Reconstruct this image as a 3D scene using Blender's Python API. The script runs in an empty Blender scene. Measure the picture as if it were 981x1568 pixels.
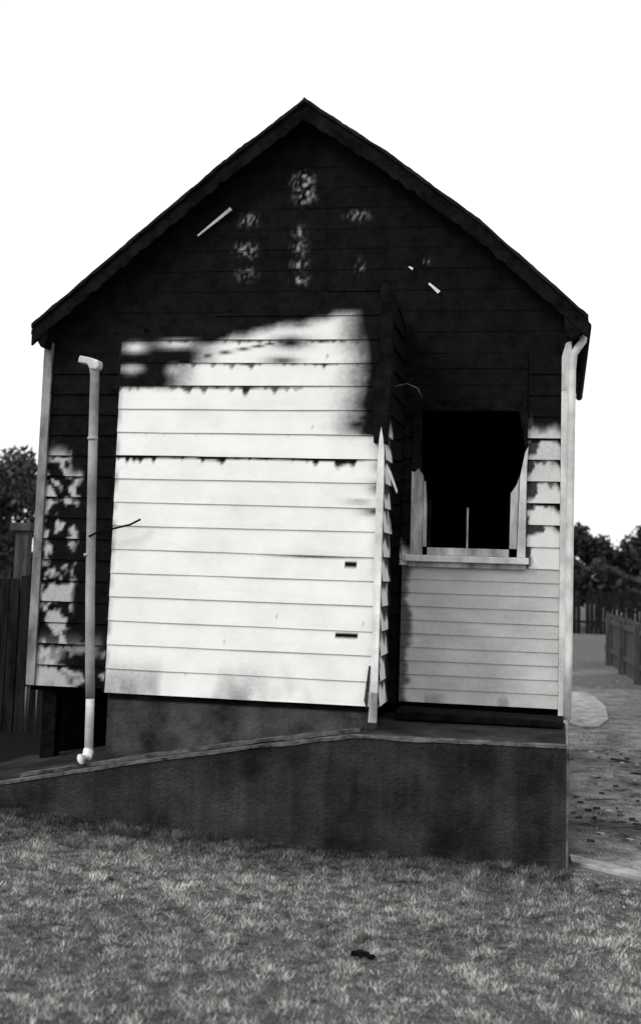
import bpy, math, random
import numpy as np
from mathutils import Vector, Matrix, noise
random.seed(7); np.random.seed(7)
scene=bpy.context.scene
COL=scene.collection
def nz(x,y,z=0.0): return noise.noise(Vector((x,y,z)))
def fbm(x,y,z=0.0): return nz(x,y,z)+.5*nz(2.1*x,2.1*y,z+7)+.25*nz(4.3*x,4.3*y,z+13)
def ss(a,b,x):
    t=min(1,max(0,(x-a)/(b-a))); return t*t*(3-2*t)
def interp(pts,x):
    if x<=pts[0][0]: return pts[0][1]
    for (a,b),(c,d) in zip(pts,pts[1:]):
        if x<=c: return b+(d-b)*(x-a)/(c-a)
    return pts[-1][1]

# ---------------------------------------------------------------- materials
def new_mat(name):
    m=bpy.data.materials.new(name); m.use_nodes=True
    nt=m.node_tree; b=nt.nodes['Principled BSDF']
    return m,nt,b
def N(nt,t,**k):
    n=nt.nodes.new(t)
    for a,v in k.items():
        if a in n.inputs: n.inputs[a].default_value=v
        else: setattr(n,a,v)
    return n
def grey(v): return (v*0.985,v,v*0.975,1)
def mottled(name,lo,hi,scale=4,detail=8,rough=.9,bump=.3,bscale=40,lo_pos=.35,hi_pos=.65,stretch=(1,1,1),spec=.2,streak=0):
    m,nt,b=new_mat(name)
    tc=N(nt,'ShaderNodeTexCoord'); mp=N(nt,'ShaderNodeMapping'); mp.inputs['Scale'].default_value=stretch
    nt.links.new(tc.outputs['Object'],mp.inputs[0])
    n1=N(nt,'ShaderNodeTexNoise',Scale=scale,Detail=detail,Roughness=.65)
    nt.links.new(mp.outputs[0],n1.inputs['Vector'])
    cr=N(nt,'ShaderNodeValToRGB')
    cr.color_ramp.elements[0].position=lo_pos; cr.color_ramp.elements[0].color=grey(lo)
    cr.color_ramp.elements[1].position=hi_pos; cr.color_ramp.elements[1].color=grey(hi)
    nt.links.new(n1.outputs[0],cr.inputs[0])
    out=cr.outputs[0]
    if streak:
        mp2=N(nt,'ShaderNodeMapping'); mp2.inputs['Scale'].default_value=(9,9,.5); nt.links.new(tc.outputs['Object'],mp2.inputs[0])
        n5=N(nt,'ShaderNodeTexNoise',Scale=1,Detail=9,Roughness=.7); nt.links.new(mp2.outputs[0],n5.inputs['Vector'])
        r5=N(nt,'ShaderNodeValToRGB'); r5.color_ramp.elements[0].position=.3; r5.color_ramp.elements[0].color=(1-streak,)*3+(1,)
        r5.color_ramp.elements[1].position=.72; r5.color_ramp.elements[1].color=(1+streak,)*3+(1,)
        nt.links.new(n5.outputs[0],r5.inputs[0])
        mu=N(nt,'ShaderNodeVectorMath',operation='MULTIPLY'); nt.links.new(out,mu.inputs[0]); nt.links.new(r5.outputs[0],mu.inputs[1]); out=mu.outputs[0]
    nt.links.new(out,b.inputs['Base Color'])
    b.inputs['Roughness'].default_value=rough
    b.inputs['Specular IOR Level'].default_value=spec
    n2=N(nt,'ShaderNodeTexNoise',Scale=bscale,Detail=6)
    nt.links.new(mp.outputs[0],n2.inputs['Vector'])
    bp=N(nt,'ShaderNodeBump',Strength=bump,Distance=.02)
    nt.links.new(n2.outputs[0],bp.inputs['Height']); nt.links.new(bp.outputs[0],b.inputs['Normal'])
    return m
def sooted(name,paint=.8):
    m,nt,b=new_mat(name)
    at=N(nt,'ShaderNodeAttribute',attribute_name='soot')
    tc=N(nt,'ShaderNodeTexCoord')
    n1=N(nt,'ShaderNodeTexNoise',Scale=45,Detail=7,Roughness=.7); nt.links.new(tc.outputs['Object'],n1.inputs['Vector'])
    n3=N(nt,'ShaderNodeTexNoise',Scale=3,Detail=8,Roughness=.6); nt.links.new(tc.outputs['Object'],n3.inputs['Vector'])
    s1=N(nt,'ShaderNodeMath',operation='SUBTRACT'); nt.links.new(n1.outputs[0],s1.inputs[0]); s1.inputs[1].default_value=.5
    w=N(nt,'ShaderNodeMath',operation='MULTIPLY'); nt.links.new(at.outputs['Fac'],w.inputs[0])
    iv=N(nt,'ShaderNodeMath',operation='SUBTRACT'); iv.inputs[0].default_value=1; nt.links.new(at.outputs['Fac'],iv.inputs[1])
    nt.links.new(iv.outputs[0],w.inputs[1])
    w2=N(nt,'ShaderNodeMath',operation='MULTIPLY'); nt.links.new(w.outputs[0],w2.inputs[0]); nt.links.new(s1.outputs[0],w2.inputs[1])
    w3=N(nt,'ShaderNodeMath',operation='MULTIPLY_ADD'); nt.links.new(w2.outputs[0],w3.inputs[0]); w3.inputs[1].default_value=2.2
    nt.links.new(at.outputs['Fac'],w3.inputs[2]); w3.use_clamp=True
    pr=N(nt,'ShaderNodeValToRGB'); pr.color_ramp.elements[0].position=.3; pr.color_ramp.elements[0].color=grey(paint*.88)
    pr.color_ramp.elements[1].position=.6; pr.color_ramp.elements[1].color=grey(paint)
    nt.links.new(n3.outputs[0],pr.inputs[0])
    ch=N(nt,'ShaderNodeValToRGB'); ch.color_ramp.elements[0].position=.38; ch.color_ramp.elements[0].color=grey(.003)
    ch.color_ramp.elements[1].position=.8; ch.color_ramp.elements[1].color=grey(.015)
    n4=N(nt,'ShaderNodeTexNoise',Scale=7,Detail=10,Roughness=.8); nt.links.new(tc.outputs['Object'],n4.inputs['Vector'])
    nt.links.new(n4.outputs[0],ch.inputs[0])
    mx=N(nt,'ShaderNodeMix',data_type='RGBA')
    nt.links.new(w3.outputs[0],mx.inputs[0]); nt.links.new(pr.outputs[0],mx.inputs[6]); nt.links.new(ch.outputs[0],mx.inputs[7])
    nt.links.new(mx.outputs[2],b.inputs['Base Color'])
    b.inputs['Roughness'].default_value=.9; b.inputs['Specular IOR Level'].default_value=.04
    bp=N(nt,'ShaderNodeBump',Strength=.25,Distance=.01); nt.links.new(n1.outputs[0],bp.inputs['Height']); nt.links.new(bp.outputs[0],b.inputs['Normal'])
    return m
def toned(name,rough=.9):
    m,nt,b=new_mat(name)
    at=N(nt,'ShaderNodeAttribute',attribute_name='tone')
    c=N(nt,'ShaderNodeCombineColor')
    for i,k in enumerate((.98,1,.96)):
        mu=N(nt,'ShaderNodeMath',operation='MULTIPLY'); mu.inputs[1].default_value=k
        nt.links.new(at.outputs['Fac'],mu.inputs[0]); nt.links.new(mu.outputs[0],c.inputs[i])
    nt.links.new(c.outputs[0],b.inputs['Base Color']); b.inputs['Roughness'].default_value=rough
    b.inputs['Specular IOR Level'].default_value=.1
    return m
M_board=sooted('sooted_painted_weatherboard',.90)
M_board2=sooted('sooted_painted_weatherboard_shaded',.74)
M_trim=mottled('white_painted_trim',.5,.82,6,bump=.1,rough=.6,streak=.2)
M_trimdirty=mottled('scorched_painted_trim',.2,.7,7,bump=.2,rough=.7,stretch=(1,1,.3))
M_char=mottled('charred_timber',.003,.014,9,bump=.6,bscale=30,lo_pos=.4,hi_pos=.8,spec=.04)
M_dark=mottled('dark_interior',.001,.003,5,spec=.0)
M_iron=mottled('charred_roof_iron',.005,.017,3,bump=.2,spec=.05)
M_conc=mottled('dark_stained_concrete',.010,.065,2.2,detail=13,bump=.7,bscale=60,lo_pos=.38,hi_pos=.80,spec=.08,streak=.4)
M_conclight=mottled('worn_concrete_edge',.02,.15,9,bump=.5,spec=.1)
M_found=mottled('mottled_cement_render',.012,.075,3.6,detail=12,bump=.5,spec=.1,streak=.25)
M_path=mottled('pale_concrete_path',.14,.40,6,detail=10,bump=.3)
M_pipe=mottled('painted_downpipe',.13,.42,2.6,bump=.15,rough=.7,stretch=(1,1,.8))
M_pipelow=mottled('pale_downpipe',.38,.75,5,bump=.15,rough=.7)
M_fence=mottled('weathered_dark_palings',.004,.02,6,bump=.4,stretch=(3,3,.5),spec=.05)
M_fence2=mottled('weathered_grey_palings',.03,.09,6,bump=.4,stretch=(3,3,.5),spec=.1)
M_bark=mottled('tree_bark',.03,.07,9)
M_leaf=toned('foliage'); M_grass=toned('grass_blades')
M_debris=mottled('burnt_debris',.01,.08,8,bump=.5)
M_debris2=mottled('pale_debris',.25,.55,8,bump=.3)

# ---------------------------------------------------------------- helpers
def mesh_obj(name,verts,faces,mat,parent=None,attr=None,smooth=False):
    me=bpy.data.meshes.new(name); me.from_pydata([tuple(v) for v in verts],[],faces)
    if attr:
        a=me.attributes.new(attr[0],'FLOAT','POINT'); a.data.foreach_set('value',attr[1])
    me.materials.append(mat); me.update()
    if smooth: me.polygons.foreach_set('use_smooth',[True]*len(me.polygons))
    ob=bpy.data.objects.new(name,me); COL.objects.link(ob)
    if parent: ob.parent=parent
    return ob
def empty(name):
    e=bpy.data.objects.new(name,None); COL.objects.link(e); return e
def prism(name,poly,y0,y1,mat,parent=None,bevel=0.0):
    n=len(poly)
    v=[(x,y0,z) for x,z in poly]+[(x,y1,z) for x,z in poly]
    area=sum(poly[i][0]*poly[(i+1)%n][1]-poly[(i+1)%n][0]*poly[i][1] for i in range(n))
    idx=list(range(n)) if area>0 else list(range(n))[::-1]
    f=[tuple(idx),tuple(i+n for i in idx[::-1])]
    for k in range(n):
        a=idx[k]; b=idx[(k+1)%n]; f.append((a,a+n,b+n,b))
    ob=mesh_obj(name,v,f,mat,parent)
    if bevel:
        md=ob.modifiers.new('bev','BEVEL'); md.width=bevel; md.segments=2
    return ob
def box(name,x0,x1,y0,y1,z0,z1,mat,parent=None,bevel=.004):
    return prism(name,[(x0,z0),(x1,z0),(x1,z1),(x0,z1)],y0,y1,mat,parent,bevel)
def tube(name,pts,r,mat,parent=None,seg=14,radii=None):
    vs=[];fs=[]
    pts=[Vector(p) for p in pts]
    for i,p in enumerate(pts):
        if i==0:d=pts[1]-p
        elif i==len(pts)-1:d=p-pts[-2]
        else:d=pts[i+1]-pts[i-1]
        d.normalize(); ref=Vector((0,1,0)) if abs(d.y)<.9 else Vector((1,0,0))
        a=d.cross(ref).normalized(); b=d.cross(a).normalized()
        rr=radii[i] if radii else r
        for k in range(seg):
            t=2*math.pi*k/seg; vs.append(p+a*math.cos(t)*rr+b*math.sin(t)*rr)
    for i in range(len(pts)-1):
        for k in range(seg):
            k2=(k+1)%seg; fs.append((i*seg+k,i*seg+k2,(i+1)*seg+k2,(i+1)*seg+k))
    fs.append(tuple(range(seg))[::-1]); fs.append(tuple((len(pts)-1)*seg+k for k in range(seg)))
    return mesh_obj(name,vs,fs,mat,parent,smooth=True)
def board_wall(name,a0,a1,z0,nb,pitch,place,soot,mat,parent,step=.012,clip=None,hole=None,proud=.02,seed=0,wob=.0015):
    vs=[];fs=[];at=[]
    nc=max(2,int((a1-a0)/step)+1)
    rows=[(0,-.2),(0.0,1),(.05,.96),(.15,.88),(.3,.75),(.45,.62),(.6,.48),(.72,.37),(.82,.28),(.91,.2),(1.0,.12),(1.07,.06)]
    for bi in range(nb):
        base=len(vs); zb=z0+bi*pitch
        tilt=random.uniform(-wob,wob)
        for c in range(nc):
            a=a0+(a1-a0)*c/(nc-1)
            w=wob*nz(a*1.7,bi*3.1,seed)+tilt*(a-a0)
            for (fz,fo) in rows:
                z=zb+fz*pitch+w
                zc=min(z,clip(a)) if clip else z
                vs.append(place(a,fo*proud+.002*nz(a*2,bi*5.3,seed+9)*(fz<=1),zc))
                s=soot(a,zb+fz*pitch,bi,fz)
                at.append(min(1,max(0,s)))
        R=len(rows)
        for c in range(nc-1):
            for r in range(R-1):
                i=base+c*R+r
                zz=zb+pitch*(rows[r][0]+rows[r+1][0])/2; aa=a0+(a1-a0)*(c+.5)/(nc-1)
                if clip and zz>clip(aa): continue
                if hole and hole(aa,zz): continue
                fs.append((i,i+R,i+R+1,i+1))
    return mesh_obj(name,vs,fs,mat,parent,attr=('soot',at))
def ground_h(x,y):
    h=.048*min(max(0,-1.2-x),5)
    h*=1-ss(3,12,abs(y+1))
    return h

# ================================================================ HOUSE
house=empty('burnt_weatherboard_house')
YB=4.4
ROOF=[(-4.045,3.51),(-3.25,4.18),(-2.58,4.745),(-1.935,5.235),(-1.33,4.825),(-.60,4.265),(.185,3.545)]
gl=lambda a: interp([(x*1.02,1.72+(z-1.72)*1.02) for x,z in ROOF],a)-.07
P0=lambda a,o,z:(a,-o,z)
P1=lambda a,o,z:(a,1-o,z)
heavy={12:.8,13:.7,9:1.1,10:.2,11:.1,5:.1,3:.08,14:.7}
def lap_shade_dirt(a,bi,fz,h,seed=0):  # lap shadow painted into the soot mask along board tops, plus dirt drips
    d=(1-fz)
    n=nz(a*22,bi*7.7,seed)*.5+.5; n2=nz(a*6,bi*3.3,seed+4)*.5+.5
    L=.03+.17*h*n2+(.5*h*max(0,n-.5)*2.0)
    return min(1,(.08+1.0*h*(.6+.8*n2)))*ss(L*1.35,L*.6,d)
def soot_lap_shade_front(a,z,bi,fz):
    nn=.05*fbm(a*5,z*5,1.1)
    top=interp([(-3.0,2.92),(-2.62,2.93),(-2.56,3.10),(-2.4,3.19),(-2.2,3.25),(-1.9,3.32),(-1.42,3.40)],a)
    s=ss(top-.04,top+.07,z+nn*.5)
    xr=interp([(2.0,-1.05),(2.59,-1.10),(2.62,-1.36),(2.93,-1.36),(3.12,-1.30),(3.3,-1.38)],z)
    s=max(s,ss(xr-.20,xr+.12,a+nn))
    if bi in (13,14):
        xl=-2.56 if bi==13 else -2.42
        s=max(s,1-ss(xl-.14,xl+.18,a+nn)) if z>2.93 else s
    if bi==12: s=max(s,.9*ss(.8,1,fz)*(1-ss(-2.7,-2.45,a)))
    for (cx,cz,rx,rz,am) in [(-2.9,3.20,.08,.035,.85),(-2.92,3.05,.08,.035,.55),(-2.62,3.04,.05,.04,.5),(-2.6,3.225,.13,.03,.8)]:
        s-=am*math.exp(-((a-cx)/rx)**2-((z-cz)/rz)**2)*s
    for (cx,cz,rx,rz,am) in [(-1.80,3.235,.13,.045,1),(-1.75,3.35,.1,.02,.8),(-1.14,2.40,.07,.05,.9),(-1.15,2.26,.08,.05,1),(-1.15,2.10,.13,.03,1.1),
                             (-1.3,2.165,.10,.015,.8),(-1.6,1.795,.25,.010,.9),(-1.15,1.5,.03,.1,.3),(-1.85,3.11,.12,.03,.9),(-1.32,2.68,.14,.06,1.0),(-1.3,2.83,.12,.08,.8)]:
        s=max(s,am*math.exp(-((a-cx)/rx)**2-((z-cz)/rz)**2))
    h=heavy.get(bi,0.03)
    if bi==12: h*=1-ss(-2.0,-1.6,a)*.6
    s=max(s,lap_shade_dirt(a,bi,fz,h))
    if -2.46<a<-1.85: s=max(s,.95*math.exp(-((z-(3.135+.19*(a+2.42)))/.009)**2))
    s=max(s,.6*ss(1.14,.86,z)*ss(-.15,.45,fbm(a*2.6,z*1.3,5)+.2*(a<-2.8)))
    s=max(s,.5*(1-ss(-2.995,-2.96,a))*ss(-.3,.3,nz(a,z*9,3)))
    s+=.02+.06*max(0,fbm(a*3,z*8,8))+.04*ss(.1,.7,fbm(a*1.2,z*20,4))
    if nz(a*31+bi*9.1,z*31,17)>.80: s=max(s,.5)
    if -1.39<a<-1.30 and 1.725<z<1.765: s=1
    if -1.44<a<-1.28 and 1.275<z<1.305: s=1
    return s
board_wall('rear_wing_front_boards',-3.0,-1.15,.84,18,.161,P0,soot_lap_shade_front,M_board,house,step=.01,proud=.010,wob=.003,
   clip=lambda a: interp([(-3,3.28),(-1.15,3.66)],a)+.025*nz(a*9,0),seed=1)
def soot_side(a,z,bi,fz):
    s=ss(2.5,2.75,z+.1*fbm(a*3,z*3,2))
    s=max(s,ss(.22,.34,a+.12*fbm(a*4,z*6,3)))
    s=max(s,.95*ss(.40,.8,fz+.5*fbm(a*6,z*6,6)))
    return max(s,.2)
board_wall('rear_wing_side_boards',0,1,.84,17,.161,lambda a,o,z:(-1.15+o,a,z),soot_side,M_board,house,seed=2,
   hole=lambda a,z: .42<a<.96 and z<2.75)
board_wall('rear_wing_far_side_boards',0,1,.84,15,.161,lambda a,o,z:(-3.0-o,a,z),lambda a,z,b,f:.9,M_board,house,step=.1,seed=3)
box('rear_wing_floor',-2.98,-1.17,.02,.98,.80,.84,M_char,house,0)
for i,(xa,za,zb) in enumerate([(-2.9,3.2,3.35),(-2.3,3.3,3.48),(-1.7,3.45,3.6)]):
    prism(f'charred_rafter_{i}',[(xa,za),(xa+.05,za),(xa+.05,zb),(xa,zb-.03)],.03,.97,M_char,house,.004)
prism('charred_corner_post',[(-1.21,2.55),(-1.13,2.55),(-1.10,3.0),(-1.11,3.35),(-1.08,3.5),(-1.12,3.64),(-1.17,3.66),(-1.19,3.6),(-1.18,3.2),(-1.22,2.9)],-.045,.08,M_char,house,.006)
prism('corner_board',[(-1.186,.93),(-1.14,.93),(-1.136,1.6),(-1.134,2.3),(-1.137,2.50),(-1.145,2.58),(-1.16,2.66),(-1.172,2.58),(-1.183,2.35)],-.05,-.022,M_trim,house,.003)
prism('corner_board_foot',[(-1.196,.74),(-1.142,.74),(-1.14,.93),(-1.186,.93)],-.052,-.02,M_trimdirty,house,.003)
prism('rotted_stop_strip',[(-1.225,.88),(-1.205,.82),(-1.195,.95),(-1.19,1.10),(-1.20,1.10)],-.06,-.03,M_debris,house,.003)
prism('peeling_strip',[(-1.125,2.42),(-1.09,2.36),(-1.045,2.24),(-1.05,2.22),(-1.085,2.30),(-1.125,2.38)],-.03,-.01,M_trimdirty,house,.002)
tube('curled_wire',[(-1.1,0,2.93),(-1.0,-.02,2.95),(-.93,-.02,2.92),(-.9,-.02,2.86)],.004,M_debris,house,6)
tube('side_curl',[(-1.12,.1,3.55),(-1.06,.1,3.45),(-1.02,.1,3.32),(-1.03,.1,3.25)],.012,M_char,house,6)

def soot_lap_shade_left(a,z,bi,fz):
    up=ss(2.35,2.6,z+.15*fbm(a*4,z*3,2))
    right=ss(-3.80,-3.66,a+.12*fbm(a*5,z*4,9))
    bl=ss(-.25,.12,fbm(a*7+3,z*6.5,4)+.15*ss(1.1,2.0,z)-.06)
    low=1-ss(.85,1.2,z)
    s=max(up,right*(1-.8*low*ss(.1,-.3,fbm(a*5,z*7,3))),bl*(1-.5*low))
    if z<1.05: s=max(s,.7*math.exp(-(abs(math.hypot(a+3.62,(z-.93)*1.3)-.13)/.02)**2))
    return max(s,lap_shade_dirt(a,bi,fz,.9,3),.36)
board_wall('main_wall_boards_beside_wing',-3.93,-2.95,.76,16,.161,P1,soot_lap_shade_left,M_board2,house,seed=4,proud=.016)
prism('left_corner_board',[(-4.0,.76),(-3.93,.76),(-3.93,2.5),(-3.93,3.42),(-4.0,3.42)],.965,.999,
      mottled('scorched_corner_paint',.08,.36,5,bump=.2,stretch=(1,1,.5)),house,.003)
board_wall('main_wall_inside_wing',-2.95,-1.15,.76,16,.161,P1,lambda a,z,b,f:1.0,M_board,house,step=.1,seed=5)
specks=[(-2.39,4.38,.06,.04,.45),(-2.40,4.15,.07,.04,.35),(-2.36,4.12,.03,.03,.45),(-2.39,3.95,.06,.04,.3),(-1.97,4.68,.06,.05,.65),(-1.95,4.56,.06,.05,.65),
        (-1.98,4.27,.04,.04,.35),(-1.97,4.15,.05,.04,.5),(-1.97,4.02,.05,.035,.45),(-1.96,3.90,.05,.03,.45),(-1.53,4.40,.07,.03,.4),(-1.5,4.0,.03,.05,.25),
        (-1.0,4.03,.03,.02,.25)]
def soot_gable(a,z,bi,fz):
    s=1.0
    for cx,cz,rx,rz,am in specks:
        g=math.exp(-((a-cx)/rx)**2-((z-cz)/rz)**2)
        if g>.02: s-=am*g*ss(-.1,.5,fbm(a*30,z*30,1))
    return max(s,.35)
board_wall('gable_boards',-4.0,.07,3.336,13,.161,P1,soot_gable,M_board,house,clip=gl,seed=6,step=.012,proud=.005,wob=.0008)
prism('gable_light_block',[(-3.98,3.2),(.05,3.2),(.05,3.4),(-1.96,5.15),(-3.98,3.4)],1.03,1.05,M_dark,house)  # added dark sheet, stops light showing through gaps between gable boards
def soot_lap_shade_low(a,z,bi,fz):
    s=lap_shade_dirt(a,bi,fz,.1,5)
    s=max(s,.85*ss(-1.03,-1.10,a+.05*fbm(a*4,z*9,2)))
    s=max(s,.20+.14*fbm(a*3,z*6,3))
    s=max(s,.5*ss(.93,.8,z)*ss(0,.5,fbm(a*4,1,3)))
    return s
board_wall('boards_below_window',-1.13,0.0,.78,10,.098,P1,soot_lap_shade_low,M_board2,house,step=.012,proud=.010,seed=7,wob=.003)
def soot_rs(a,z,bi,fz):
    s=ss(2.62,2.84,z+.08*fbm(a*8,z*4,3))
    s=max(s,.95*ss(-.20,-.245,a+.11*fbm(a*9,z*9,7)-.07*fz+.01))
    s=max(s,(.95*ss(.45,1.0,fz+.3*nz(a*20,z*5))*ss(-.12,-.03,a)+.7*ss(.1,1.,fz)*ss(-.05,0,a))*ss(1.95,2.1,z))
    s=max(s,lap_shade_dirt(a,bi,fz,.8*ss(1.9,2.2,z)+.1,6))
    s=max(s,.12+.25*ss(2.2,2.6,z))
    return s
board_wall('boards_beside_window',-.235,0.0,1.762,10,.1576,P1,soot_rs,M_board,house,step=.008,seed=8,proud=.014)
board_wall('charred_boards_over_window',-1.15,-.24,2.98,3,.12,P1,lambda a,z,b,f:1.0,M_board,house,step=.05,seed=9,proud=.005)
board_wall('charred_boards_left_of_window',-1.15,-1.072,1.762,10,.1576,P1,lambda a,z,b,f:ss(1.75,1.95,z+.1*fbm(a*9,z*4)),M_board,house,step=.02,seed=10)
box('right_corner_board',.002,.072,.955,.999,.54,3.05,M_trim,house,.004)
prism('right_corner_board_head',[(.002,3.05),(.072,3.05),(.072,3.42),(.03,3.40),(.002,3.3)],.955,.999,M_trimdirty,house,.003)
prism('window_left_jamb',[(-1.07,1.84),(-.985,1.84),(-.985,2.3),(-.99,2.42),(-1.02,2.47),(-1.05,2.44),(-1.07,2.45)],.95,1.03,M_trimdirty,house,.003)
prism('window_left_stop',[(-.982,1.9),(-.955,1.9),(-.957,2.18),(-.972,2.38),(-.982,2.38)],.97,1.03,M_trimdirty,house,.002)
prism('window_right_jamb',[(-.30,1.84),(-.24,1.84),(-.237,2.5),(-.228,2.64),(-.25,2.60),(-.285,2.42)],.945,1.03,M_trim,house,.003)
prism('window_right_stop',[(-.355,1.9),(-.303,1.9),(-.29,2.42),(-.31,2.36),(-.35,2.30)],.97,1.03,M_trimdirty,house,.002)
box('window_sill',-1.105,-.215,.915,1.03,1.79,1.838,M_trim,house,.006)
box('window_sill_apron',-1.08,-.235,.955,.999,1.752,1.788,M_trimdirty,house,.004)
box('sash_bottom_rail',-.95,-.358,.985,1.025,1.84,1.895,M_trimdirty,house,.004)
box('sash_left_stile',-.953,-.925,.99,1.02,1.896,2.24,M_char,house,.003)
box('sash_glazing_bar',-.665,-.653,.99,1.012,1.896,2.19,M_trimdirty,house,.002)
box('charred_window_head',-1.07,-.24,.97,1.03,2.9,2.98,M_char,house,.006)
prism('charred_jamb_upper_left',[(-1.07,2.46),(-1.0,2.44),(-1.01,2.9),(-1.07,2.9)],.96,1.03,M_char,house,.004)
prism('charred_jamb_upper_right',[(-.25,2.62),(-.236,2.66),(-.236,2.9),(-.30,2.9)],.96,1.03,M_char,house,.004)
board_wall('far_right_side_boards',1,YB,.76,16,.161,lambda a,o,z:(.07+o*.7,a,z),lambda a,z,b,f:max(.1,lap_shade_dirt(a,b,f,.3,2),ss(2.9,3.2,z)),M_board,house,step=.06,seed=11)
board_wall('far_left_side_boards',1,YB,.76,16,.161,lambda a,o,z:(-4.0-o*.7,a,z),lambda a,z,b,f:max(.2,lap_shade_dirt(a,b,f,.3,2),ss(2.4,3.2,z)),M_board2,house,step=.06,seed=12)
prism('rear_gable_wall',[(-3.99,.76),(.06,.76),(.06,3.4),(-1.95,5.12),(-3.99,3.42)],YB-.05,YB,M_char,house)
box('main_floor',-3.99,.06,1.03,YB-.06,.72,.77,M_dark,house,0)
box('inner_partition',-3.9,.05,2.6,2.65,.78,3.3,M_dark,house,0)
box('ceiling',-3.95,.05,1.06,YB-.1,3.34,3.37,M_dark,house,0)
def roof_slab(name,line):
    vs=[];fs=[];ny=120;th=.03
    for j in range(ny+1):
        y=.86+(YB+.15-.86)*j/ny; c=.012*math.sin(j*2*math.pi/4)
        for (x,z) in line: vs.append((x,y,z+c))
        for (x,z) in line: vs.append((x,y,z+c-th))
    k=len(line); W=2*k
    for j in range(ny):
        for i in range(k-1):
            a=j*W+i; fs.append((a,a+1,a+1+W,a+W)); a+=k; fs.append((a,a+W,a+1+W,a+1))
        a=j*W; fs.append((a,a+W,a+k+W,a+k)); a=j*W+k-1; fs.append((a,a+k,a+k+W,a+W))
    for j in (0,ny):
        for i in range(k-1):
            a=j*W+i; fs.append((a,a+k,a+k+1,a+1))
    return mesh_obj(name,vs,fs,M_iron,house)
roof_slab('roof_left_slope',ROOF[:4]); roof_slab('roof_right_slope',ROOF[3:])
def verge(name,line,w,y0,y1,mat,dz,jag=.012):
    up=[];lo=[]
    for (a,b),(c,d) in zip(line,line[1:]):
        for k in range(24):
            t=k/24; x=a+(c-a)*t; z=b+(d-b)*t
            up.append((x,z+dz+.014*nz(x*6,2)+.006*nz(x*37,6)));lo.append((x,z-w+jag*nz(x*18,5)))
    up.append((line[-1][0],line[-1][1]+dz)); lo.append((line[-1][0],line[-1][1]-w))
    vs=[];fs=[]
    for (u,l) in zip(up,lo): vs+=[(u[0],y0,u[1]),(l[0],y0,l[1]),(u[0],y1,u[1]),(l[0],y1,l[1])]
    for i in range(len(up)-1):
        a=i*4;b=a+4
        fs+=[(a,a+1,b+1,b),(a+2,b+2,b+3,a+3),(a,b,b+2,a+2),(a+1,a+3,b+3,b+1)]
    fs+=[(0,2,3,1),(len(vs)-4,len(vs)-3,len(vs)-1,len(vs)-2)]
    return mesh_obj(name,vs,fs,mat,house)
verge('barge_board_left',ROOF[:4],.13,.82,.855,M_char,-.005,.03)
verge('barge_board_right',ROOF[3:],.13,.82,.855,M_char,-.005,.03)
verge('roof_edge_capping_left',ROOF[:4],-.0,.80,.87,M_iron,.03)
verge('roof_edge_capping_right',ROOF[3:],-.0,.80,.87,M_iron,.03)
prism('ridge_cap',[(-1.99,5.20),(-1.935,5.272),(-1.88,5.21),(-1.935,5.235)],.79,YB+.15,M_iron,house)
prism('left_eave_return',[(-4.06,3.50),(-3.97,3.36),(-3.93,3.36),(-3.9,3.6),(-4.02,3.53)],.83,.95,M_char,house,.004)
tube('left_gutter',[(-4.03,.84,3.475),(-4.03,YB,3.465)],.032,M_iron,house,10)
tube('right_gutter',[(.175,.84,3.50),(.175,YB,3.49)],.034,M_iron,house,10)
prism('right_eave_return',[(.19,3.54),(.18,3.47),(.07,3.41),(.03,3.43),(.0,3.67)],.83,.95,M_char,house,.004)
tube('right_downpipe',[(.15,.93,3.45),(.15,.93,3.41),(.115,.92,3.36),(.085,.915,3.31),(.075,.915,3.2),(.07,.915,2.2),(.07,.915,1.2),(.066,.915,.72)],.028,M_trim,house)
tube('left_downpipe',[(-3.185,-.03,3.06),(-3.175,-.03,3.0),(-3.165,-.03,2.6),(-3.15,-.04,2.2),(-3.125,-.04,1.5),(-3.10,-.04,1.0),(-3.085,-.045,.80)],.032,M_pipe,house)
tube('left_downpipe_lower',[(-3.086,-.045,.81),(-3.075,-.05,.42)],.029,M_pipelow,house)
prism('downpipe_head',[(-3.29,3.085),(-3.28,3.135),(-3.20,3.12),(-3.14,3.10),(-3.135,3.06),(-3.15,3.035),(-3.20,3.04),(-3.22,3.075)],-.075,.02,M_trim,house,.01)
for i,z in enumerate((2.55,1.75)):
    tube(f'downpipe_collar_{i}',[(-3.165+.03*(2.6-z)*.6,-.035,z),(-3.165+.03*(2.6-z)*.6,-.035,z+.02)],.036,M_pipe,house)
tube('downpipe_shoe',[(-3.075,-.05,.46),(-3.08,-.07,.42),(-3.10,-.12,.408)],.036,M_trim,house)
tube('bent_wire',[(-3.14,-.08,1.885),(-3.06,-.09,1.92),(-2.95,-.09,1.945),(-2.85,-.09,1.97),(-2.78,-.07,2.01)],.007,M_char,house,6)
tube('hanging_wire',[(-3.12,-.03,3.02),(-3.07,0,2.93),(-3.03,0,2.88)],.006,M_char,house,6)
def lath(name,p,q,w,mat):
    p=Vector(p);q=Vector(q);d=(q-p).normalized();n=Vector((-d.z,0,d.x))*w/2;o=Vector((0,.012,0))
    v=[p-n*.4,p+n*.4,q+n,q-n*.8,p-n*.4+o,p+n*.4+o,q+n+o,q-n*.8+o]
    mesh_obj(name,v,[(0,3,2,1),(4,5,6,7),(0,1,5,4),(1,2,6,5),(2,3,7,6),(3,0,4,7)],mat,house)
lath('exposed_lath_a',(-2.78,.955,4.255),(-2.52,.955,4.465),.03,M_trim)
lath('exposed_lath_b',(-.975,.955,3.855),(-.90,.955,3.785),.03,M_trim)
lath('exposed_lath_c',(-1.13,.955,3.985),(-1.10,.955,3.965),.02,M_trim)
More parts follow.
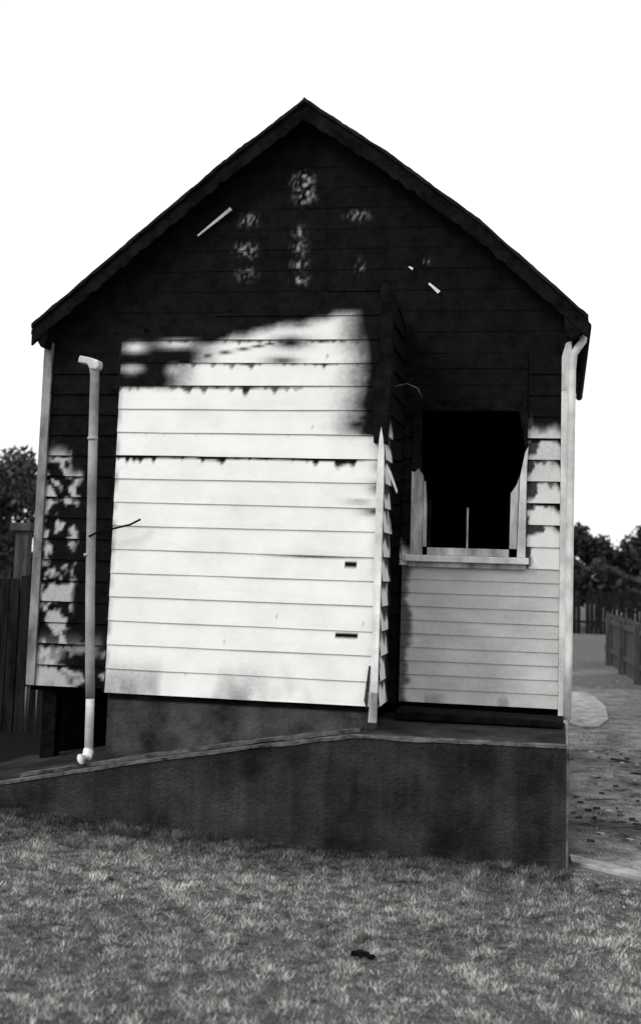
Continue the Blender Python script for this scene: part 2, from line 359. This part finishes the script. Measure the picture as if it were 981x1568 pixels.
box('wing_foundation',-2.99,-1.16,.03,.12,0.1,.838,M_found,house,.004)
for i,x in enumerate((-3.9,-3.1,-1.1,-.1)):
    box(f'stump_{i}',x,x+.12,1.06,1.18,0.05,.755,M_char,house,.01)
box('main_subfloor_shadow_board',-3.96,.04,1.5,1.54,0.05,.75,M_dark,house,0)
tube('thin_drain_pipe',[(-3.98,1.0,.78),(-3.985,1.0,.45)],.01,M_found,house,6)

# ================================================================ RAMP + PORCH
ramp=empty('concrete_ramp_and_porch')
rl=[(-5.4,.05),(-4.4,.115),(-3.54,.265),(-2.66,.445),(-1.9,.585),(-1.24,.69)]
def dens(pts,st=.06):
    o=[]
    for (a,b),(c,d) in zip(pts,pts[1:]):
        n=max(1,int(abs(c-a)/st))
        for k in range(n): o.append((a+(c-a)*k/n,b+(d-b)*k/n))
    o.append(pts[-1]); return o
full=rl+[(.055,.70)]
prism('retaining_front',[(-5.4,-.2),(.055,-.2)]+[(x,z-.002+.005*nz(x*9,3)) for x,z in dens(full)][::-1],-.39,-.20,M_conc,ramp,0)
prism('ramp_body',[(-5.4,-.2),(-1.241,-.2)]+[(x,z-.012) for x,z in rl][::-1],-.198,.028,M_conc,ramp,0)
prism('porch_block',[(-1.24,-.1),(.053,-.1),(.053,.69),(-1.24,.69)],-.198,1.04,M_conc,ramp,.008)
prism('ramp_landing_body',[(-4.6,-.2),(-3.01,-.2),(-3.01,.36),(-3.54,.262),(-4.4,.11),(-4.6,.1)],.03,1.45,M_conc,ramp,.008)
def ragged_strip(name,pts,w,y0,y1,mat,lift,seed):
    p=dens(pts,.025); up=[(x,z+lift+.003*nz(x*7,seed)+.0015*nz(x*31,seed)) for x,z in p]; lo=[(x,z+lift-w*(1+.5*nz(x*4,seed+5)+.25*nz(x*29,seed+8))) for x,z in p]
    return prism(name,up+lo[::-1],y0,y1,mat,ramp,0)
ragged_strip('ramp_coping',full,.017,-.398,-.31,M_conclight,.010,2)
ragged_strip('ramp_inner_kerb',rl[2:],.02,-.08,.026,M_conclight,.012,9)
prism('porch_step_board',[(-1.1,.70),(.04,.70),(.04,.745),(-1.1,.76)],.55,.9,M_char,ramp,.01)
box('porch_edge_strip',.057,.070,-.40,-.36,0,.69,M_conclight,ramp,.003)

# ================================================================ GROUND
def axis(lo,hi,fine0,fine1,s):
    pts=list(np.arange(fine0,fine1+1e-6,s)); st=s; p=fine1
    while p<hi: st*=1.35; p+=st; pts.append(p)
    st=s; p=fine0
    while p>lo: st*=1.35; p-=st; pts.insert(0,p)
    return pts
xs=axis(-500,500,-8,5,.16); ys=axis(-120,900,-8,14,.16)
vs=[(x,y,ground_h(x,y)+(.012*fbm(x*1.5,y*1.5) if abs(x)<10 and abs(y)<15 else 0)) for y in ys for x in xs]
W=len(xs); fs=[(j*W+i,j*W+i+1,j*W+W+i+1,j*W+W+i) for j in range(len(ys)-1) for i in range(W-1)]
m,nt,b=new_mat('lawn_and_bare_earth')
tc=N(nt,'ShaderNodeTexCoord'); n1=N(nt,'ShaderNodeTexNoise',Scale=2.6,Detail=12,Roughness=.8)
nt.links.new(tc.outputs['Object'],n1.inputs['Vector'])
n2=N(nt,'ShaderNodeTexNoise',Scale=14,Detail=10,Roughness=.75); nt.links.new(tc.outputs['Object'],n2.inputs['Vector'])
c1=N(nt,'ShaderNodeValToRGB'); c1.color_ramp.elements[0].position=.35;c1.color_ramp.elements[0].color=grey(.04);c1.color_ramp.elements[1].position=.7;c1.color_ramp.elements[1].color=grey(.2)
nt.links.new(n2.outputs[0],c1.inputs[0])
c2=N(nt,'ShaderNodeValToRGB'); c2.color_ramp.elements[0].position=.38;c2.color_ramp.elements[0].color=grey(.04);c2.color_ramp.elements[1].position=.6;c2.color_ramp.elements[1].color=grey(.40)
nt.links.new(n1.outputs[0],c2.inputs[0])
at=N(nt,'ShaderNodeAttribute',attribute_name='dirt'); mx=N(nt,'ShaderNodeMix',data_type='RGBA')
nt.links.new(at.outputs['Fac'],mx.inputs[0]);nt.links.new(c1.outputs[0],mx.inputs[6]);nt.links.new(c2.outputs[0],mx.inputs[7])
so2=N(nt,'ShaderNodeAttribute',attribute_name='scorch'); mx2=N(nt,'ShaderNodeMix',data_type='RGBA'); mx2.inputs[7].default_value=grey(.008)
nt.links.new(so2.outputs['Fac'],mx2.inputs[0]); nt.links.new(mx.outputs[2],mx2.inputs[6])
nt.links.new(mx2.outputs[2],b.inputs['Base Color']); b.inputs['Roughness'].default_value=.95; b.inputs['Specular IOR Level'].default_value=.1
bp=N(nt,'ShaderNodeBump',Strength=.8,Distance=.05); nt.links.new(n2.outputs[0],bp.inputs['Height']); nt.links.new(bp.outputs[0],b.inputs['Normal'])
def dirt(x,y):
    d=ss(.0,.2,x+.1*fbm(x,y))*ss(-.5,-.2,y+.35*x)*(1-ss(4,9,x))*(1-.5*ss(6.5,8,y))
    d=max(0,min(1,d))
    if y>12: d=max(0,.6-.9*abs(y-14.5-1.2*x)/1.2) if y<22 else max(0,.8-abs(y-29)/2)
    if x<-4 and y>.3: d=.1
    return d
g=mesh_obj('ground',vs,fs,m,None,attr=('dirt',[dirt(v[0],v[1]) for v in vs]),smooth=True)
a_=g.data.attributes.new('scorch','FLOAT','POINT')
def scorch(x,y):
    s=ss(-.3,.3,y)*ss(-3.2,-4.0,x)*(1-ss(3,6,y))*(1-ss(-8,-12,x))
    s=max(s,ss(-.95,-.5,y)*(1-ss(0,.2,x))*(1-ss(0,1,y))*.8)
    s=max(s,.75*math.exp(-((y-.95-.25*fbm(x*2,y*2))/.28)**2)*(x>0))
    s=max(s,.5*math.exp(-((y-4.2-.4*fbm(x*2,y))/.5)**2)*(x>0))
    return s
a_.data.foreach_set('value',[scorch(v[0],v[1]) for v in vs])
def slab(name,pts,z,mat,th=.03):
    n=len(pts); v=[(x,y,z+th) for x,y in pts]+[(x,y,z-.05) for x,y in pts]
    f=[tuple(range(n)),tuple(range(n,2*n))[::-1]]+[(i,i+n,(i+1)%n+n,(i+1)%n) for i in range(n)]
    return mesh_obj(name,v,f,mat)
slab('concrete_path',[(.1,10.8),(.14,6.9),(.30,6.6),(.46,6.7),(.60,7.5),(.62,9.0),(.52,10.2),(.4,10.9)],-.008,M_path)
slab('concrete_edging',[(.085,-.06),(.09,-.26),(.3,-.43),(.5,-.56),(.85,-.78),(1.2,-1.0),(2.6,-1.7),(2.6,-1.5),(1.25,-.86),(.8,-.60),(.5,-.40),(.3,-.24)],-.014,M_path)

def make_grass():
    regs=[(-6.5,3,-6.8,-.42,200000,.024),(-3.9,1.0,-3.9,-.42,150000,.022)]
    P=[];L=[]
    for x0,x1,y0,y1,n,l in regs:
        p=np.random.rand(n,2)*[x1-x0,y1-y0]+[x0,y0]; P.append(p); L.append(np.full(n,l))
    n=60000; p=np.random.rand(n,2)*[4.5,14]+[.15,-.4]; keep=np.array([fbm(a*1.3,b_*1.3,3)>.15 for a,b_ in p]); P.append(p[keep]);L.append(np.full(keep.sum(),.025))
    P=np.vstack(P);L=np.concatenate(L)
    k=[]; tone=[]; hh=[]; lf=[]
    for (x,y) in P:
        a=nz(x*1.1,y*1.1,2); c=nz(x*5,y*5,4); d=nz(x*12,y*12,6); e=nz(x*26,y*26,8)
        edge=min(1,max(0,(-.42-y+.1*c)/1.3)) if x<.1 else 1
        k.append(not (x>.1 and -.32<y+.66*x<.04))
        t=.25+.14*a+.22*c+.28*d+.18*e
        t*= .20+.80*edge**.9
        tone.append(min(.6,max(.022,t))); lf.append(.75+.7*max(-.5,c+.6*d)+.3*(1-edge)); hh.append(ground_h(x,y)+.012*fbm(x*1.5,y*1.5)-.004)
    k=np.array(k);P=P[k];L=L[k];tone=np.array(tone)[k];lf=np.array(lf)[k];hh=np.array(hh)[k]
    n=len(P); ang=np.random.rand(n)*6.283; lean=np.random.rand(n)*1.3; la=np.random.rand(n)*6.283
    L=L*lf*(.6+.8*np.random.rand(n)); w=.0024+.0026*np.random.rand(n)
    v=np.zeros((n,3,3))
    v[:,0,0]=P[:,0]-w*np.cos(ang);v[:,0,1]=P[:,1]-w*np.sin(ang);v[:,0,2]=hh
    v[:,1,0]=P[:,0]+w*np.cos(ang);v[:,1,1]=P[:,1]+w*np.sin(ang);v[:,1,2]=hh
    v[:,2,0]=P[:,0]+L*lean*np.cos(la);v[:,2,1]=P[:,1]+L*lean*np.sin(la);v[:,2,2]=hh+L
    me=bpy.data.meshes.new('grass'); me.vertices.add(n*3); me.vertices.foreach_set('co',v.ravel())
    me.loops.add(n*3); me.loops.foreach_set('vertex_index',np.arange(n*3)); me.polygons.add(n)
    me.polygons.foreach_set('loop_start',np.arange(n)*3); me.polygons.foreach_set('loop_total',np.full(n,3))
    me.update(); me.validate()
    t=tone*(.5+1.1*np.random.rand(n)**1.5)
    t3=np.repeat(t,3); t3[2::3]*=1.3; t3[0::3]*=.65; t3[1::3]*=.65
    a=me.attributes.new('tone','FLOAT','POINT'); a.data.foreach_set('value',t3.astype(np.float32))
    me.materials.append(M_grass); ob=bpy.data.objects.new('grass',me); COL.objects.link(ob)
make_grass()

def chunks(name,items,mat):
    vs=[];fs=[]
    for (x,y,z,lx,ly,lz,rot) in items:
        c,s=math.cos(rot),math.sin(rot);b0=len(vs)
        for k in range(8):
            dx=(-.5,.5,.5,-.5)[k%4]*lx*random.uniform(.7,1.1);dy=(-.5,-.5,.5,.5)[k%4]*ly*random.uniform(.6,1.2);dz=(0 if k<4 else lz)*random.uniform(.6,1.2)
            vs.append((x+dx*c-dy*s,y+dx*s+dy*c,z+dz))
        fs+=[tuple(b0+i for i in f) for f in [(3,2,1,0),(4,5,6,7),(0,1,5,4),(1,2,6,5),(2,3,7,6),(3,0,4,7)]]
    return mesh_obj(name,vs,fs,mat)
it=[]
for i in range(260):
    y=random.choice([random.gauss(1.0,.3),random.uniform(.2,5)]); x=random.uniform(.12,2.8)
    big=random.random()<.06
    it.append((x,y,0,random.uniform(.15,.4) if big else random.uniform(.015,.06),random.uniform(.012,.035),random.uniform(.006,.02),random.uniform(-.6,.8)))
chunks('burnt_timber_debris',it,M_debris)
it=[(random.uniform(.12,2.8),random.uniform(.3,5),0,random.uniform(.02,.07),random.uniform(.02,.05),random.uniform(.008,.02),random.uniform(0,3)) for i in range(110)]
chunks('plaster_rubble',it,M_debris2)
it=[(x,random.uniform(-4.2,-.6),.015+ground_h(x,-2),random.uniform(.004,.010),random.uniform(.004,.010),.012,random.uniform(0,3)) for x in [random.uniform(-3.5,1.5) for i in range(16)]]
chunks('pale_pebbles',it,M_debris2)
chunks('dark_clod',[(-.84,-2.40,.0,.06,.035,.028,.1),(-.80,-2.42,.0,.035,.03,.022,.4),(-.88,-2.40,.0,.03,.02,.018,.4)],M_char)

# ================================================================ FENCES
def paling_fence(name,p,q,h,mat,w=.09,gap=.012,back=1):
    p=Vector(p+(0,));q=Vector(q+(0,));d=(q-p);Ln=d.length;d.normalize();nrm=Vector((-d.y,d.x,0))*back
    vs=[];fs=[]
    def bx(c,l,t,za,zb,jag=0):
        b0=len(vs)
        for zz in (za,zb):
            for sl,st in ((-1,-1),(1,-1),(1,1),(-1,1)):
                v=c+d*sl*l/2+nrm*st*t/2; vs.append((v.x,v.y,zz+(random.uniform(-jag,jag) if zz==zb else 0)))
        fs.extend([tuple(b0+i for i in f) for f in [(3,2,1,0),(4,5,6,7),(0,1,5,4),(1,2,6,5),(2,3,7,6),(3,0,4,7)]])
    t=0
    while t<Ln:
        c=p+d*(t+w/2)+nrm*random.uniform(-.006,.006); g=ground_h(c.x,c.y)
        if random.random()>.015: bx(c,w*random.uniform(.9,1),.016,g-.03,g+h+random.uniform(-.03,.02),.008)
        t+=w+gap*random.uniform(.4,1.6)
    t=0
    while t<Ln:
        c=p+d*(t+.05)+nrm*.07; g=ground_h(c.x,c.y); bx(c,.1,.1,g-.05,g+h*.98); t+=2.2
    for hz in (.25,.8):
        c=(p+q)/2+nrm*.03; g=ground_h(c.x,c.y); bx(c,Ln,.035,g+h*hz,g+h*hz+.07)
    return mesh_obj(name,vs,fs,mat)
paling_fence('paling_fence',(-16,3.1),(-4.12,2.5),1.38,M_fence)
paling_fence('paling_fence',(1.9,4.0),(.97,18.2),1.0,M_fence2,w=.10,gap=.05)
paling_fence('paling_fence',(-3,30.5),(16,30.5),1.3,M_fence,w=.12,gap=.01)
paling_fence('paling_fence',(-30,30),(-3,30.5),1.5,M_fence,w=.12,gap=.01)
pst=empty('capped_post')
box('shaft',-4.93,-4.80,2.66,2.76,0,1.97,M_fence2,pst,.01); box('cap',-4.97,-4.76,2.62,2.80,1.972,2.05,M_fence2,pst,.012)

# ================================================================ TREES
def tree(x,y,h,r,n=5200,leaf=.13,name='broadleaf_tree',base=.25,seed=0,tone=.05):
    rnd=random.Random(seed); e=empty(name); e.location=(x,y,0)
    tube('trunk',[(0,0,-.1),(.05,0,h*.2),(-.04,.05,h*.42),(.03,0,h*.7)],.1,M_bark,e,8,radii=[h*.045,h*.034,h*.026,h*.012])
    cl=[]
    for i in range(15):
        a=rnd.uniform(0,6.28); rr=r*rnd.uniform(.25,.85); zz=h*rnd.uniform(base+.1,.88)
        rr*=math.sqrt(max(.1,1-((zz/h-.58)/.5)**2))
        c=(math.cos(a)*rr,math.sin(a)*rr,zz); cl.append((c,r*rnd.uniform(.22,.42)))
        if i<9: tube(f'limb_{i}',[(0,0,h*.3),(c[0]*.5,c[1]*.5,h*.3+(zz-h*.3)*.6),c],.03,M_bark,e,5,radii=[h*.016,h*.01,h*.004])
    cl.append(((0,0,h*.82),r*.35))
    vs=[];fs=[];tn=[]
    for i in range(n):
        c,cr=cl[i%len(cl)]
        d=Vector((rnd.gauss(0,1),rnd.gauss(0,1),rnd.gauss(0,.8))).normalized()*cr*rnd.uniform(.35,1.15)
        p=Vector(c)+d
        u=Vector((rnd.gauss(0,1),rnd.gauss(0,1),rnd.gauss(0,1))).normalized(); w=u.cross(Vector((rnd.gauss(0,1),rnd.gauss(0,1),1))).normalized()
        s=leaf*rnd.uniform(.5,1.2); b0=len(vs)
        vs+=[p-u*s,p-w*s*.45,p+u*s,p+w*s*.45]; fs.append((b0,b0+1,b0+2,b0+3))
        t=tone*(.5+1.0*rnd.random())*(.6+.8*(i%len(cl))/len(cl)); tn+=[t]*4
    mesh_obj('crown',vs,fs,M_leaf,e,attr=('tone',tn))
tree(-16.6,27.5,5.2,1.9,7000,seed=3,tone=.05)
tree(-18.9,29,4.6,1.9,6000,seed=4)
tree(-14.2,31,3.4,1.5,4000,seed=5)
tree(-12.0,36,3.2,1.8,4000,seed=15)
tree(-24,32,6,2.6,5000,seed=16)
for i,(x,y,h,r) in enumerate([(.2,34,3.4,1.2),(1.3,36,3.1,1.1),(3.7,41,4.0,1.5),(5.2,38,4.1,1.8),(-1.6,36,3.6,1.5),(8,42,4.6,2.1),(11,40,4.2,2),(2.4,36,2.7,1.2),(-4,38,3.6,1.8)]):
    tree(x,y,h,r,5200,leaf=.14,seed=20+i,tone=.035)
vs=[];fs=[];tn=[]
for i in range(18000):
    x=random.uniform(-34,18); hgt=2.0+.5*nz(x*.6,1)+.25*nz(x*2,4); p=Vector((x,random.uniform(31.3,32.8),random.uniform(.2,1)**.6*hgt))
    u=Vector((random.gauss(0,1),random.gauss(0,1),random.gauss(0,1))).normalized();w=u.orthogonal().normalized();s=.16*random.uniform(.5,1.3);b0=len(vs)
    vs+=[p-u*s,p-w*s*.5,p+u*s,p+w*s*.5];fs.append((b0,b0+1,b0+2,b0+3));tn+=[.035*(.4+random.random())]*4
mesh_obj('hedge',vs,fs,M_leaf,None,attr=('tone',tn))
hs=empty('distant_cottage')
Mw=mottled('distant_cottage_wall',.3,.45,2); Mr=mottled('distant_cottage_roof',.45,.6,2)
box('walls',2.6,9.0,46,52,0,2.5,Mw,hs,0)
prism('roof',[(2.2,2.45),(9.4,2.45),(8.2,3.5),(3.4,3.5)],45.6,52.4,Mr,hs)
box('window',3.6,4.6,45.95,45.99,1.1,2.1,M_dark,hs,0); box('door',5.6,6.5,45.95,45.99,0,2.0,M_fence,hs,0)

# ================================================================ CAMERA
th=math.radians(11);ta=math.radians(6);ro=math.radians(1.8)
R0=Vector((math.cos(th),math.sin(th),0));F0=Vector((-math.sin(th),math.cos(th),0));Z=Vector((0,0,1))
F=F0*math.cos(ta)+Z*math.sin(ta);U=Z*math.cos(ta)-F0*math.sin(ta)
Rr=R0*math.cos(ro)+U*math.sin(ro);Ur=U*math.cos(ro)-R0*math.sin(ro)
cam=bpy.data.cameras.new('camera');co=bpy.data.objects.new('camera',cam);COL.objects.link(co)
co.matrix_world=Matrix(((Rr.x,Ur.x,-F.x,0),(Rr.y,Ur.y,-F.y,-8.1),(Rr.z,Ur.z,-F.z,1.72),(0,0,0,1)))
cam.lens=1900/1568*36;cam.sensor_width=36;cam.shift_y=-114/1568;cam.clip_end=2000
cam.dof.use_dof=True;cam.dof.focus_distance=8.2;cam.dof.aperture_fstop=2.0
scene.camera=co
# ================================================================ LIGHT
el=math.radians(40);az=math.atan2(-.72,-.8)
w=bpy.data.worlds.new('World');scene.world=w;w.use_nodes=True;nt=w.node_tree
bg=nt.nodes['Background'];sk=N(nt,'ShaderNodeTexSky',sky_type='NISHITA',sun_disc=False)
sk.sun_elevation=el;sk.sun_rotation=az;sk.dust_density=6;sk.air_density=2
bw=N(nt,'ShaderNodeRGBToBW');nt.links.new(sk.outputs[0],bw.inputs[0])
ad=N(nt,'ShaderNodeMath',operation='MULTIPLY_ADD');nt.links.new(bw.outputs[0],ad.inputs[0]);ad.inputs[1].default_value=.25;ad.inputs[2].default_value=8.8
nt.links.new(ad.outputs[0],bg.inputs[0]);bg.inputs[1].default_value=.12
sun=bpy.data.lights.new('sun','SUN');sun.energy=1.5;sun.angle=math.radians(16);sun.color=(1,.995,.98)
so=bpy.data.objects.new('sun',sun);COL.objects.link(so)
dirv=Vector((math.sin(az)*math.cos(el),math.cos(az)*math.cos(el),math.sin(el)))
so.rotation_euler=dirv.to_track_quat('Z','Y').to_euler()
scene.view_settings.view_transform='Standard'
